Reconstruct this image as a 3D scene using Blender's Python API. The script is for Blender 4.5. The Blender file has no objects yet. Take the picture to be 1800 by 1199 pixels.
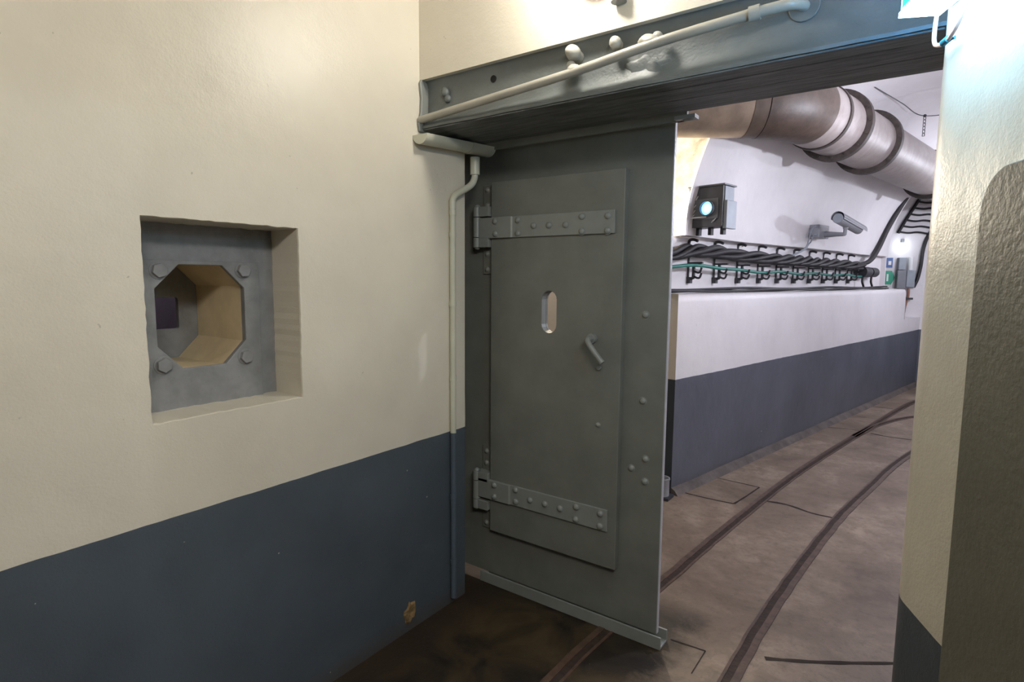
import bpy, bmesh, math, random
from mathutils import Vector, Matrix, noise
random.seed(7)
scene = bpy.context.scene
col = scene.collection

# ------------------------------------------------------------------ camera
H = 1.6
f_px, pitch, roll, yaw = 1018.0, 0.1072, 0.0083, 0.6208
fw = Vector((-math.sin(yaw)*math.cos(pitch), math.cos(yaw)*math.cos(pitch), -math.sin(pitch)))
rt = Vector((math.cos(yaw), math.sin(yaw), 0)); up = rt.cross(fw)
c_, s_ = math.cos(roll), math.sin(roll)
r2 = c_*rt + s_*up; u2 = -s_*rt + c_*up
cd = bpy.data.cameras.new('camera'); cam = bpy.data.objects.new('camera', cd); col.objects.link(cam)
M = Matrix.Identity(4)
for i in range(3):
    M[i][0] = r2[i]; M[i][1] = u2[i]; M[i][2] = -fw[i]
M[2][3] = H
cam.matrix_world = M
cd.sensor_width = 36; cd.lens = f_px/1800*36; cd.clip_start = 0.02
scene.camera = cam

# ------------------------------------------------------------------ world, exposure
w = bpy.data.worlds.new('world'); scene.world = w; w.use_nodes = True
w.node_tree.nodes['Background'].inputs[0].default_value = (0.5, 0.5, 0.5, 1)
w.node_tree.nodes['Background'].inputs[1].default_value = 0.0
vs = scene.view_settings
vs.view_transform = 'Standard'; vs.look = 'None'; vs.gamma = 1; vs.use_curve_mapping = False
vs.exposure = 0.0
scene.cycles.use_denoising = True
scene.cycles.max_bounces = 10
scene.cycles.diffuse_bounces = 6
scene.cycles.sample_clamp_indirect = 4

# tunnel frame: s along the tunnel, n to the right of its left-hand wall
th = math.radians(11.53)
T = Vector((math.sin(th), math.cos(th), 0)); N = Vector((math.cos(th), -math.sin(th), 0))
P0 = Vector((-1.466, 4.116, 0))
def TP(s, n, z): return P0 + T*s + N*n + Vector((0, 0, z))
XL, YF, YR = -1.818, 1.851, 2.2      # left wall face, front and rear face of the cross wall
# pillar frame: u from its far edge toward the viewer, v out of its face
PE = Vector((-0.007, 1.566, 0)); PU = Vector((0.4234, -0.906, 0)).normalized(); PV = Vector((PU.y, -PU.x, 0))
if PV.x > 0: PV = -PV
def PP(u, v, z): return PE + PU*u + PV*v + Vector((0, 0, z))

# ------------------------------------------------------------------ lights
def point(name, loc, power, color, size=0.05):
    l = bpy.data.lights.new(name, 'POINT'); l.energy = power; l.color = color; l.shadow_soft_size = size
    o = bpy.data.objects.new(name, l); col.objects.link(o); o.location = loc; return o
def area(name, loc, aim, power, color, sx, sy):
    l = bpy.data.lights.new(name, 'AREA'); l.shape = 'RECTANGLE'; l.size = sx; l.size_y = sy
    l.energy = power; l.color = color
    o = bpy.data.objects.new(name, l); col.objects.link(o); o.location = loc
    o.rotation_euler = (Vector(aim)-Vector(loc)).to_track_quat('-Z', 'Y').to_euler(); return o
COOL = (0.84, 0.87, 1.0)
area('room_fill_light', (0.75, -0.35, 2.85), (-1.8, 0.9, 1.1), 45, (1.0, 0.95, 0.87), 0.9, 0.3)  # added fill that lifts the room walls; no lamp is seen there
point('tunnel_light_near', TP(0.8, 1.80, 2.42), 84, COOL, 0.03)
point('tunnel_light_mid', TP(4.8, 1.75, 2.5), 80, COOL, 0.03)
point('tunnel_light_end', TP(6.9, 1.7, 2.3), 14, (0.88, 0.9, 1.0), 0.07)
point('passage_light', TP(0.2, -0.85, 2.2), 120, (1.0, 0.86, 0.68), 0.05)
point('slot_fill_light', TP(-1.0, -1.3, 2.2), 14, (0.92, 0.92, 1.0), 0.05)  # added fill to brighten the wall seen through the door slot
point('gun_room_light', (-3.6, 1.4, 1.9), 3, (0.8, 0.75, 1.0), 0.08)

# ------------------------------------------------------------------ materials
def nmat(name):
    m = bpy.data.materials.new(name); m.use_nodes = True
    nt = m.node_tree; b = nt.nodes['Principled BSDF']; return m, nt, b
def ramp(nt, fac, a, b, p0=0.35, p1=0.65):
    r = nt.nodes.new('ShaderNodeValToRGB'); nt.links.new(fac, r.inputs[0])
    r.color_ramp.elements[0].position = p0; r.color_ramp.elements[1].position = p1
    r.color_ramp.elements[0].color = (*a, 1); r.color_ramp.elements[1].color = (*b, 1); return r.outputs[0]
def ntex(nt, scale, detail=4, rough=0.55, co=None, dist=0):
    n = nt.nodes.new('ShaderNodeTexNoise'); n.inputs['Scale'].default_value = scale
    n.inputs['Detail'].default_value = detail; n.inputs['Roughness'].default_value = rough
    n.inputs['Distortion'].default_value = dist
    if co: nt.links.new(co, n.inputs['Vector'])
    return n.outputs['Fac']
def mixc(nt, fac, a, b, mode='MIX'):
    m = nt.nodes.new('ShaderNodeMix'); m.data_type = 'RGBA'; m.blend_type = mode
    if isinstance(fac, float): m.inputs[0].default_value = fac
    else: nt.links.new(fac, m.inputs[0])
    for i, v in ((6, a), (7, b)):
        if isinstance(v, tuple): m.inputs[i].default_value = (*v, 1)
        else: nt.links.new(v, m.inputs[i])
    return m.outputs[2]
def bump(nt, b, h, strength, dist, prev=None):
    bp = nt.nodes.new('ShaderNodeBump'); bp.inputs['Strength'].default_value = strength
    bp.inputs['Distance'].default_value = dist; nt.links.new(h, bp.inputs['Height'])
    if prev: nt.links.new(prev, bp.inputs['Normal'])
    nt.links.new(bp.outputs[0], b.inputs['Normal']); return bp.outputs[0]
def scl(c, k): return tuple(min(1, x*k) for x in c)

def paint(name, c, rough=0.4, metal=0, var=0.12, vs_=6, bs=0.25, bscale=120, bd=0.002, spec=0.5, coarse=0.0):
    m, nt, b = nmat(name)
    co = nt.nodes.new('ShaderNodeTexCoord').outputs['Object']
    f = ntex(nt, vs_, 5, 0.6, co)
    nt.links.new(ramp(nt, f, scl(c, 1-var), scl(c, 1+var)), b.inputs['Base Color'])
    b.inputs['Roughness'].default_value = rough; b.inputs['Metallic'].default_value = metal
    b.inputs['Specular IOR Level'].default_value = spec
    pv = bump(nt, b, ntex(nt, bscale, 3, 0.6, co), bs, bd)
    if coarse: bump(nt, b, ntex(nt, 14, 3, 0.5, co), coarse, 0.01, pv)
    return m

def wall_paint(name, upper, lower, rough=0.32, b1=0.35, dado=0.87, rough_low=0.42):
    m, nt, b = nmat(name)
    g = nt.nodes.new('ShaderNodeNewGeometry').outputs['Position']
    sep = nt.nodes.new('ShaderNodeSeparateXYZ'); nt.links.new(g, sep.inputs[0])
    wob = ntex(nt, 9, 3, 0.5, g)
    ma = nt.nodes.new('ShaderNodeMath'); ma.operation = 'MULTIPLY_ADD'
    nt.links.new(wob, ma.inputs[0]); ma.inputs[1].default_value = 0.006; nt.links.new(sep.outputs[2], ma.inputs[2])
    gt = nt.nodes.new('ShaderNodeMath'); gt.operation = 'GREATER_THAN'; gt.inputs[1].default_value = dado+0.003
    nt.links.new(ma.outputs[0], gt.inputs[0])
    v = ntex(nt, 1.7, 6, 0.6, g)
    cu = ramp(nt, v, scl(upper, 0.93), scl(upper, 1.04)); cl = ramp(nt, v, scl(lower, 0.85), scl(lower, 1.12))
    c = mixc(nt, gt.outputs[0], cl, cu)
    # scattered scuffs
    sp = ntex(nt, 38, 2, 0.5, g); k = nt.nodes.new('ShaderNodeMapRange'); nt.links.new(sp, k.inputs[0])
    k.inputs[1].default_value = 0.76; k.inputs[2].default_value = 0.79
    c = mixc(nt, k.outputs[0], c, scl(upper, 0.72))
    # grime close to the floor
    k2 = nt.nodes.new('ShaderNodeMapRange'); nt.links.new(sep.outputs[2], k2.inputs[0])
    k2.inputs[1].default_value = 0.10; k2.inputs[2].default_value = 0.0
    mm = nt.nodes.new('ShaderNodeMath'); mm.operation = 'MULTIPLY'; nt.links.new(k2.outputs[0], mm.inputs[0])
    nt.links.new(ntex(nt, 12, 5, 0.7, g), mm.inputs[1])
    c = mixc(nt, mm.outputs[0], c, (0.07, 0.045, 0.025))
    nt.links.new(c, b.inputs['Base Color'])
    rr = nt.nodes.new('ShaderNodeMapRange'); nt.links.new(gt.outputs[0], rr.inputs[0])
    rr.inputs[3].default_value = rough_low; rr.inputs[4].default_value = rough
    nt.links.new(rr.outputs[0], b.inputs['Roughness'])
    p = bump(nt, b, ntex(nt, 150, 4, 0.65, g), b1, 0.0026)
    bump(nt, b, ntex(nt, 9, 4, 0.5, g), 0.35, 0.012, p)
    return m

CREAM = (0.67, 0.625, 0.53); BLUE = (0.070, 0.088, 0.108); WHITE = (0.72, 0.69, 0.70)
M_wall = wall_paint('cream_wall', CREAM, BLUE, 0.31)
M_tun = wall_paint('white_tunnel_wall', WHITE, (0.10, 0.108, 0.132), 0.45, 0.35)
M_tend = wall_paint('cream_end_wall', (0.62, 0.56, 0.45), (0.04, 0.05, 0.06), 0.6, 0.5)
M_steel = paint('grey_green_steel', (0.165, 0.170, 0.152), 0.42, var=0.10, bs=0.3, bscale=160, bd=0.0015, coarse=0.1)
M_steel2 = paint('grey_steel_light', (0.225, 0.235, 0.22), 0.38, var=0.08, bs=0.3, bscale=160, bd=0.0015)
M_beam = paint('beam_grey', (0.125, 0.138, 0.136), 0.48, var=0.10, vs_=9, bs=0.4, bscale=110, bd=0.003, coarse=0.5)
M_pipegrey = paint('conduit_grey', (0.36, 0.345, 0.30), 0.33, var=0.08, bs=0.35, bscale=90, bd=0.002, coarse=0.2)
M_plate = paint('embrasure_grey', (0.215, 0.22, 0.23), 0.5, var=0.14, vs_=14, bs=0.3, bscale=120)
M_liner = paint('cream_liner', (0.60, 0.50, 0.33), 0.6, bs=0.2)
M_pvc = paint('cream_plastic', (0.56, 0.56, 0.46), 0.35, var=0.05, bs=0.1)
M_pvcblue = paint('blue_plastic', (0.075, 0.10, 0.13), 0.45, var=0.08, bs=0.15)
M_bwall = paint('rough_beige_wall', (0.64, 0.59, 0.50), 0.7, var=0.25, vs_=8, bs=0.8, bscale=30, bd=0.012, coarse=0.8)
M_black = paint('black_rubber', (0.014, 0.012, 0.014), 0.55, var=0.2, bs=0.2)
M_iron = paint('dark_iron', (0.03, 0.03, 0.035), 0.5, var=0.2)
M_green = paint('green_cable', (0.02, 0.16, 0.125), 0.4, var=0.1)
M_brown = paint('brown_wrap', (0.075, 0.052, 0.040), 0.5, var=0.25, vs_=12, bs=0.4, bscale=60)
M_box = paint('box_grey', (0.17, 0.18, 0.20), 0.4, var=0.1)
M_boxdark = paint('box_dark', (0.085, 0.092, 0.10), 0.4, var=0.2)
M_boxlight = paint('box_light', (0.26, 0.29, 0.33), 0.42, var=0.1)
M_cctv = paint('camera_grey', (0.30, 0.31, 0.34), 0.35, var=0.05, bs=0.05)
M_ring = paint('flange_dark', (0.05, 0.038, 0.033), 0.6, var=0.3, vs_=25)
M_pink = paint('pink_cable', (0.62, 0.42, 0.38), 0.4, var=0.05)
M_tie = paint('teal_tie', (0.01, 0.14, 0.22), 0.4)
M_white = paint('white_plastic', (0.75, 0.76, 0.76), 0.35, var=0.03, bs=0.05)
M_copper = paint('brown_pipe', (0.28, 0.14, 0.10), 0.4)
M_door2 = paint('dark_green_grey', (0.15, 0.145, 0.115), 0.42, var=0.08, bs=0.5, bscale=70, bd=0.003)
M_chip = paint('bare_plaster', (0.22, 0.14, 0.06), 0.85, var=0.35, vs_=40, bs=0.8, bscale=60, bd=0.01)

def duct_mat():
    m, nt, b = nmat('galvanised_duct')
    co = nt.nodes.new('ShaderNodeTexCoord').outputs['Object']
    mp = nt.nodes.new('ShaderNodeMapping'); mp.inputs['Scale'].default_value = (1, 1, 1); nt.links.new(co, mp.inputs[0])
    f = ntex(nt, 7, 6, 0.7, mp.outputs[0], 0.6)
    c = ramp(nt, f, (0.22, 0.195, 0.19), (0.42, 0.39, 0.39), 0.3, 0.65)
    g = ntex(nt, 2.2, 4, 0.6, co); c = mixc(nt, g, c, (0.30, 0.24, 0.21), 'MIX')
    nt.links.new(c, b.inputs['Base Color']); b.inputs['Roughness'].default_value = 0.5; b.inputs['Metallic'].default_value = 0.1
    bump(nt, b, ntex(nt, 26, 5, 0.7, co, 1.0), 0.35, 0.004); return m
M_duct = duct_mat()

def floor_mat():
    m, nt, b = nmat('worn_concrete_floor')
    g = nt.nodes.new('ShaderNodeNewGeometry').outputs['Position']
    v = ntex(nt, 1.6, 8, 0.65, g, 0.4); v2 = ntex(nt, 7, 7, 0.7, g, 0.3)
    c = ramp(nt, v, (0.115, 0.078, 0.052), (0.32, 0.245, 0.185), 0.36, 0.64)
    c = mixc(nt, ramp(nt, v2, (0, 0, 0), (0.8, 0.8, 0.8), 0.42, 0.60), c, (0.175, 0.128, 0.090), 'MIX')
    c = mixc(nt, ramp(nt, ntex(nt, 22, 6, 0.75, g), (0, 0, 0), (0.45, 0.45, 0.45), 0.5, 0.68), c, (0.085, 0.058, 0.040), 'MIX')
    # older, browner and wetter slab in front of the sliding door
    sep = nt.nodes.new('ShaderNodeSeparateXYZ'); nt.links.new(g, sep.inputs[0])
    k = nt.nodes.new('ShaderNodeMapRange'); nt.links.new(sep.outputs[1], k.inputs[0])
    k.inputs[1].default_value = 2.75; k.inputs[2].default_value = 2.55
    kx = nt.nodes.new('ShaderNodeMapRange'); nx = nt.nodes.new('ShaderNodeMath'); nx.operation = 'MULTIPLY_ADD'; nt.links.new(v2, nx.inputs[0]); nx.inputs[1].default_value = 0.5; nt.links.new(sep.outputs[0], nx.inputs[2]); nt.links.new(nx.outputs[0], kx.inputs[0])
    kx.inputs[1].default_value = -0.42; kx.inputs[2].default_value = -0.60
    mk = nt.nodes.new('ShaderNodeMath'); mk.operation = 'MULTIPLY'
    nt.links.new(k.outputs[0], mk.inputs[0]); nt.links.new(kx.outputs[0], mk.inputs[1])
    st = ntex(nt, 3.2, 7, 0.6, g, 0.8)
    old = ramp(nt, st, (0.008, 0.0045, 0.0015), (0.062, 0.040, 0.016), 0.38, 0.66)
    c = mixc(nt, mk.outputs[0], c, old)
    # dirt line along the left wall
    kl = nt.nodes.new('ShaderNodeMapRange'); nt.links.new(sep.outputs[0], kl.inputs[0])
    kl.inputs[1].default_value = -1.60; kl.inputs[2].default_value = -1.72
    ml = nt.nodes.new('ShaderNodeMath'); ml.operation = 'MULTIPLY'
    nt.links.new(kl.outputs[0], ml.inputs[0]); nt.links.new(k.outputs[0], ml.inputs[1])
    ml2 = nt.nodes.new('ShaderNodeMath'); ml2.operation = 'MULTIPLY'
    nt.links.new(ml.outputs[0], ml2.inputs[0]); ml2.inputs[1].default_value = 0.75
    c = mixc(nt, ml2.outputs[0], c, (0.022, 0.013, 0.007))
    sp = ntex(nt, 60, 3, 0.6, g); kk = nt.nodes.new('ShaderNodeMapRange'); nt.links.new(sp, kk.inputs[0])
    kk.inputs[1].default_value = 0.70; kk.inputs[2].default_value = 0.78
    c = mixc(nt, kk.outputs[0], c, (0.25, 0.2, 0.16))
    nt.links.new(c, b.inputs['Base Color'])
    r = nt.nodes.new('ShaderNodeMapRange'); nt.links.new(v, r.inputs[0]); r.inputs[3].default_value = 0.45; r.inputs[4].default_value = 0.7
    nt.links.new(r.outputs[0], b.inputs['Roughness'])
    p = bump(nt, b, ntex(nt, 80, 5, 0.7, g), 0.35, 0.004)
    bump(nt, b, v2, 0.3, 0.012, p); return m
M_floor = floor_mat()
M_rail = paint('rusty_rail', (0.085, 0.050, 0.034), 0.45, var=0.35, vs_=18, bs=0.5, bscale=50)
M_groove = paint('rust_dirt', (0.030, 0.016, 0.010), 0.8, var=0.45, vs_=25, bs=0.6, bscale=60, bd=0.005)
M_crack = paint('joint_dirt', (0.025, 0.016, 0.012), 0.9, var=0.3)

def emit(name, c, s, base=None):
    m, nt, b = nmat(name)
    b.inputs['Base Color'].default_value = (*(base or c), 1)
    b.inputs['Emission Color'].default_value = (*c, 1); b.inputs['Emission Strength'].default_value = s
    return m
M_bulb = emit('bulb_glass', (1.0, 0.94, 0.83), 138)
M_exitw = emit('exit_diffuser', (0.36, 0.70, 1.0), 48)
M_exitend = emit('exit_end_diffuser', (0.14, 0.50, 1.0), 48)
M_exitg = emit('exit_green', (0.0, 0.62, 0.38), 1.1)
M_lens = emit('blue_lens', (0.18, 0.55, 1.0), 3.2)
M_lensmid = emit('lens_core', (0.55, 0.85, 1.0), 5)
M_star = emit('far_lamp', (0.85, 0.93, 1.0), 9)
M_signg = paint('sign_green', (0.0, 0.30, 0.17), 0.4, var=0.02, bs=0)
M_signb = paint('sign_blue', (0.03, 0.10, 0.30), 0.4, var=0.02, bs=0)

# ------------------------------------------------------------------ mesh helpers
def link(name, bm, mat, parent=None, smooth=False, bevel=0, seg=2):
    me = bpy.data.meshes.new(name); bmesh.ops.recalc_face_normals(bm, faces=bm.faces[:])
    bm.to_mesh(me); bm.free()
    o = bpy.data.objects.new(name, me); col.objects.link(o)
    if mat: me.materials.append(mat)
    if smooth:
        for p in me.polygons: p.use_smooth = True
        md = o.modifiers.new('es', 'EDGE_SPLIT'); md.split_angle = math.radians(40)
    if bevel:
        md = o.modifiers.new('bv', 'BEVEL'); md.width = bevel; md.segments = seg; md.limit_method = 'ANGLE'
        md.harden_normals = False
    if parent: o.parent = parent
    return o
def tag(o, label=None, cat=None, group=None, kind=None):
    if label: o['label'] = label
    if cat: o['category'] = cat
    if group: o['group'] = group
    if kind: o['kind'] = kind
    return o
def thing(name, loc, label, cat, group=None, kind=None):
    o = bpy.data.objects.new(name, None); col.objects.link(o); o.location = loc; o.empty_display_size = 0.05
    return tag(o, label, cat, group, kind)
def setp(o, parent):            # parent an object built in world space
    o.parent = parent
    par = parent; off = Vector((0, 0, 0))
    while par: off += par.location; par = par.parent
    for v in o.data.vertices: v.co -= off
    return o
def W(name, bm, mat, parent=None, **k):
    o = link(name, bm, mat, **k)
    return setp(o, parent) if parent else o
def frame(x, y, z):
    m = Matrix.Identity(4)
    for i in range(3): m[i][0], m[i][1], m[i][2] = x[i], y[i], z[i]
    return m
TF = frame(T, -N, Vector((0, 0, 1)))           # local x along the tunnel
def box(bm, lo, hi, mat=None):
    lo, hi = Vector(lo), Vector(hi); c = (lo+hi)/2; d = hi-lo
    r = bmesh.ops.create_cube(bm, size=1)
    for v in r['verts']:
        v.co = Vector((v.co.x*d.x, v.co.y*d.y, v.co.z*d.z))+c
    if mat: bmesh.ops.transform(bm, matrix=mat, verts=r['verts'])
    return r['verts']
def boxf(bm, fn, a, b):         # box whose corners pass through fn(u, v, w)
    vs_ = [bm.verts.new(fn(x, y, z)) for x in (a[0], b[0]) for y in (a[1], b[1]) for z in (a[2], b[2])]
    for q in ((0,1,3,2),(4,6,7,5),(0,4,5,1),(2,3,7,6),(0,2,6,4),(1,5,7,3)): bm.faces.new([vs_[i] for i in q])
def prism(bm, poly, fn, a, b):  # polygon (p,q) swept from a to b; fn(t,p,q) -> point
    n = len(poly); A = [bm.verts.new(fn(a, p, q)) for p, q in poly]; B = [bm.verts.new(fn(b, p, q)) for p, q in poly]
    bm.faces.new(A); bm.faces.new(B[::-1])
    for i in range(n): bm.faces.new((A[i], B[i], B[(i+1) % n], A[(i+1) % n]))
def tube(bm, pts, r, seg=14, caps=True, jitter=0):
    pts = [Vector(p) for p in pts]; rings = []; nrm = None
    for i, p in enumerate(pts):
        t = (pts[min(i+1, len(pts)-1)]-pts[max(i-1, 0)]).normalized()
        if nrm is None:
            nrm = t.orthogonal().normalized()
        nrm = (nrm - t*nrm.dot(t)).normalized(); bn = t.cross(nrm)
        rr = r[i] if isinstance(r, (list, tuple)) else r
        rings.append([bm.verts.new(p+(nrm*math.cos(a)+bn*math.sin(a))*rr*(1+random.uniform(-jitter, jitter)))
                      for a in [2*math.pi*k/seg for k in range(seg)]])
    for a, b in zip(rings, rings[1:]):
        for k in range(seg): bm.faces.new((a[k], a[(k+1) % seg], b[(k+1) % seg], b[k]))
    if caps: bm.faces.new(rings[0]); bm.faces.new(rings[-1][::-1])
def spline(pts, n=8):
    pts = [Vector(p) for p in pts]; out = []
    P = [pts[0]*2-pts[1]]+pts+[pts[-1]*2-pts[-2]]
    for i in range(1, len(P)-2):
        for k in range(n):
            t = k/n; a, b, c, d = P[i-1:i+3]
            out.append(0.5*((2*b)+(c-a)*t+(2*a-5*b+4*c-d)*t*t+(3*b-a-3*c+d)*t**3))
    out.append(pts[-1]); return out
def dome(bm, c, axis, r, h, seg=14, rings=4):
    c = Vector(c); ax = Vector(axis).normalized(); x = ax.orthogonal().normalized(); y = ax.cross(x)
    prev = None
    for i in range(rings):
        a = (math.pi/2)*i/rings
        ring = [bm.verts.new(c+ax*h*math.sin(a)+(x*math.cos(q)+y*math.sin(q))*r*math.cos(a)) for q in [2*math.pi*k/seg for k in range(seg)]]
        if prev:
            for k in range(seg): bm.faces.new((prev[k], prev[(k+1) % seg], ring[(k+1) % seg], ring[k]))
        else: bm.faces.new(ring[::-1])
        prev = ring
    tip = bm.verts.new(c+ax*h)
    for k in range(seg): bm.faces.new((prev[k], prev[(k+1) % seg], tip))
def sphere(bm, c, r, sx=(1, 1, 1), u=20, v=12, jit=0):
    g = bmesh.ops.create_uvsphere(bm, u_segments=u, v_segments=v, radius=r)
    for q in g['verts']:
        q.co = Vector((q.co.x*sx[0], q.co.y*sx[1], q.co.z*sx[2]))
        if jit: q.co *= 1+jit*noise.noise(q.co*28)
        q.co += Vector(c)
def holed_face(bm, outer, inner, fn, depth_fn=None):
    """flat sheet with one hole; outer / inner lists of (p,q)"""
    A = [bm.verts.new(fn(p, q)) for p, q in outer]; B = [bm.verts.new(fn(p, q)) for p, q in inner]
    ed = [bm.edges.new((L[i], L[(i+1) % len(L)])) for L in (A, B) for i in range(len(L))]
    bmesh.ops.triangle_fill(bm, edges=ed, use_beauty=True)
    return A, B
def holed_plate(bm, outer, inner, fn):
    """plate with a hole and thickness; fn(p,q,side) side 0 front, 1 back"""
    F = holed_face(bm, outer, inner, lambda p, q: fn(p, q, 0)); K = holed_face(bm, outer, inner, lambda p, q: fn(p, q, 1))
    for a, b in zip(F, K):
        n = len(a)
        for i in range(n): bm.faces.new((a[i], a[(i+1) % n], b[(i+1) % n], b[i]))
def nb(): return bmesh.new()
def copy_tree(o, parent=None):
    c = o.copy(); col.objects.link(c)
    if parent: c.parent = parent
    for ch in list(o.children): copy_tree(ch, c)
    return c

# ================================================================== SETTING
bm = nb()
box(bm, (-5, -3, -0.3), (6, 15, 0)); tag(W('floor', bm, M_floor), kind='structure')

# left wall: sheet with a rough-edged niche opening, niche sides, end cap
NY0, NY1, NZ0, NZ1, ND = 0.737, 1.242, 1.165, 1.770, 0.172
def niche_ring():
    pts = []
    for (a, b, k) in (((NY0, NZ0), (NY1, NZ0), 26), ((NY1, NZ0), (NY1, NZ1), 30), ((NY1, NZ1), (NY0, NZ1), 26), ((NY0, NZ1), (NY0, NZ0), 30)):
        for i in range(k):
            t = i/k; y = a[0]+(b[0]-a[0])*t; z = a[1]+(b[1]-a[1])*t
            j = 0.0035
            pts.append((y+j*noise.noise(Vector((i*0.7, y*9, z*9))), z+j*noise.noise(Vector((z*9, i*0.9, y*9)))))
    return pts
ring = niche_ring()
bm = nb()
A, B = holed_face(bm, [(-3, 0), (2.147, 0), (2.147, 3.1), (-3, 3.1)], ring, lambda y, z: Vector((XL, y, z)))
def inset(y, z): return (y*0.985+0.015*0.99, z*0.99+0.01*1.467)
C1 = [bm.verts.new(Vector((XL-0.004, *inset(v.co.y, v.co.z)))) for v in B]
for v, c in zip(B, C1): c.co = Vector((XL-0.005, v.co.y+(0.99-v.co.y)*0.008, v.co.z+(1.467-v.co.z)*0.008))
D = [bm.verts.new(Vector((XL-ND-0.02, c.co.y+(0.006 if c.co.y > 1.1 else 0), c.co.z))) for c in C1]
n = len(B)
for i in range(n):
    j = (i+1) % n
    bm.faces.new((B[i], B[j], C1[j], C1[i])); bm.faces.new((C1[i], C1[j], D[j], D[i]))
# end cap with slightly broken edge
prev = None
for k in range(63):
    z = 3.1*k/62; e = 0.012*noise.noise(Vector((3.1, 0.5, z*5)))
    row = [bm.verts.new((XL, 2.147, z)), bm.verts.new((XL-0.01, 2.155+e, z)), bm.verts.new((XL-0.45, 2.155, z))]
    if prev:
        for a in range(2): bm.faces.new((prev[a], prev[a+1], row[a+1], row[a]))
    prev = row
tag(W('wall_left', bm, M_wall), kind='structure')

# octagonal throat cast through the wall behind the steel plate
OC = (0.977, 1.467)
def octagon(hy, hz, cy, cz): return [(OC[0]-cy, OC[1]+hz), (OC[0]+cy, OC[1]+hz), (OC[0]+hy, OC[1]+cz), (OC[0]+hy, OC[1]-cz),
                                     (OC[0]+cy, OC[1]-hz), (OC[0]-cy, OC[1]-hz), (OC[0]-hy, OC[1]-cz), (OC[0]-hy, OC[1]+cz)]
oc = octagon(0.153, 0.177, 0.074, 0.098)
bm = nb()
a = [bm.verts.new((-2.005, y, z)) for y, z in oc]; b = [bm.verts.new((-2.33, y, z)) for y, z in oc]
for i in range(8): bm.faces.new((a[i], a[(i+1) % 8], b[(i+1) % 8], b[i]))
tag(W('trim_1', bm, M_liner), kind='structure')
# little gun room behind
bm = nb()
box(bm, (-4.2, 0.2, 0.4), (-4.15, 2.1, 2.6)); box(bm, (-4.2, 2.05, 0.4), (-2.36, 2.1, 2.6)); box(bm, (-4.2, 0.2, 0.4), (-2.36, 0.25, 2.6))
box(bm, (-4.2, 0.2, 2.55), (-2.36, 2.1, 2.6)); box(bm, (-4.2, 0.2, 0.4), (-2.36, 2.1, 0.45))
tag(W('wall_gun_room', bm, paint('gun_room_wall', (0.34, 0.29, 0.30), 0.6)), kind='structure')

# wall above the beam (same cross wall) and pillar on the right
bm = nb()
poly = []
K = 18
box(bm, (XL, YF, 2.433), (1.6, YR, 3.1))
tag(W('wall_front', bm, M_wall), kind='structure')
bm = nb()
e0 = PP(0, 0, 0); pu = lambda u: PP(u, 0, 0)
R = 0.03
foot = [(e0.x+0.001, 2.2), (e0.x-0.0, 1.62)]
P1 = Vector((e0.x, e0.y+R)); P2 = Vector((pu(R).x, pu(R).y)); Pc = Vector((e0.x, e0.y))
for k in range(7):
    t = k/6; q = P1*(1-t)**2+Pc*2*t*(1-t)+P2*t*t; foot.append((q.x+0.006*(0), q.y))
pe = pu(0.95); foot += [(pe.x, pe.y), (1.6, pe.y), (1.6, 2.2)]
prism(bm, foot, lambda z, x, y: Vector((x, y, z)), 0, 3.1)
tag(W('wall_right', bm, M_wall, smooth=True), kind='structure')
bm = nb(); box(bm, (1.6, -3, 0), (1.7, 2.2, 3.1)); tag(W('wall_side', bm, M_wall), kind='structure')
bm = nb(); box(bm, (XL, -3.1, 0), (1.7, -3, 3.1)); tag(W('wall_back', bm, M_wall), kind='structure')
bm = nb(); box(bm, (XL-0.1, -3.1, 3.1), (1.7, 2.2, 3.2)); tag(W('ceiling', bm, paint('ceiling_cream', CREAM, 0.5)), kind='structure')
# door pocket behind the left wall, closed by walls added to stop light leaking
bm = nb(); box(bm, (-2.32, 2.155, 0), (-2.27, 2.60, 2.6)); box(bm, (-2.32, 2.40, 0), (-2.10, 2.45, 2.6)); box(bm, (-2.3, 2.1, 2.45), (XL, 2.5, 2.6))
tag(W('pocket_light_stop', bm, paint('pocket_dark', (0.10, 0.10, 0.09), 0.8)), kind='structure')

# ---- tunnel
def arc_profile():
    cx, cz, rx, rz = 1.12, 1.94, 1.24, 1.42
    return [(cx-rx*math.cos(a), cz+rz*math.sin(a)) for a in [math.pi*k/40 for k in range(41)]]
arc = arc_profile()
def wob(s, n, z, k=0.012):
    return k*noise.noise(Vector((s*1.3, n*1.7, z*1.9)))
bm = nb()
# low wall with raised kerb face, rounded top edge, notch near the end
def grid(bm, fn, us, vs_):
    V = [[bm.verts.new(fn(u, v)) for v in vs_] for u in us]
    for i in range(len(us)-1):
        for j in range(len(vs_)-1): bm.faces.new((V[i][j], V[i+1][j], V[i+1][j+1], V[i][j+1]))
    return V
def frange(a, b, n): return [a+(b-a)*i/n for i in range(n+1)]
prof = [(0.0, 0.0)] + [(0.0, z) for z in frange(0.1, 1.44, 12)] + [(-0.006, 1.475), (-0.02, 1.49), (-0.05, 1.497), (-0.25, 1.50)]
S = frange(0, 6.05, 40)
def lowtop(s, z):               # last stretch of the top edge rolls down into the notch
    return z
def fn_low(s, i):
    n_, z_ = prof[int(i)]
    return TP(s, n_ + (wob(s, 0, z_, 0.01) if 0 < s else 0), z_)
grid(bm, fn_low, S, list(range(len(prof))))
# side of the notch
pz = [(0, 1.0), (0, 1.44), (-0.02, 1.49), (-0.25, 1.5), (-0.25, 1.0)]
bm.faces.new([bm.verts.new(TP(6.05+(0.05 if z < 1.2 else 0.0), n_, z)) for n_, z in pz])
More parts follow.
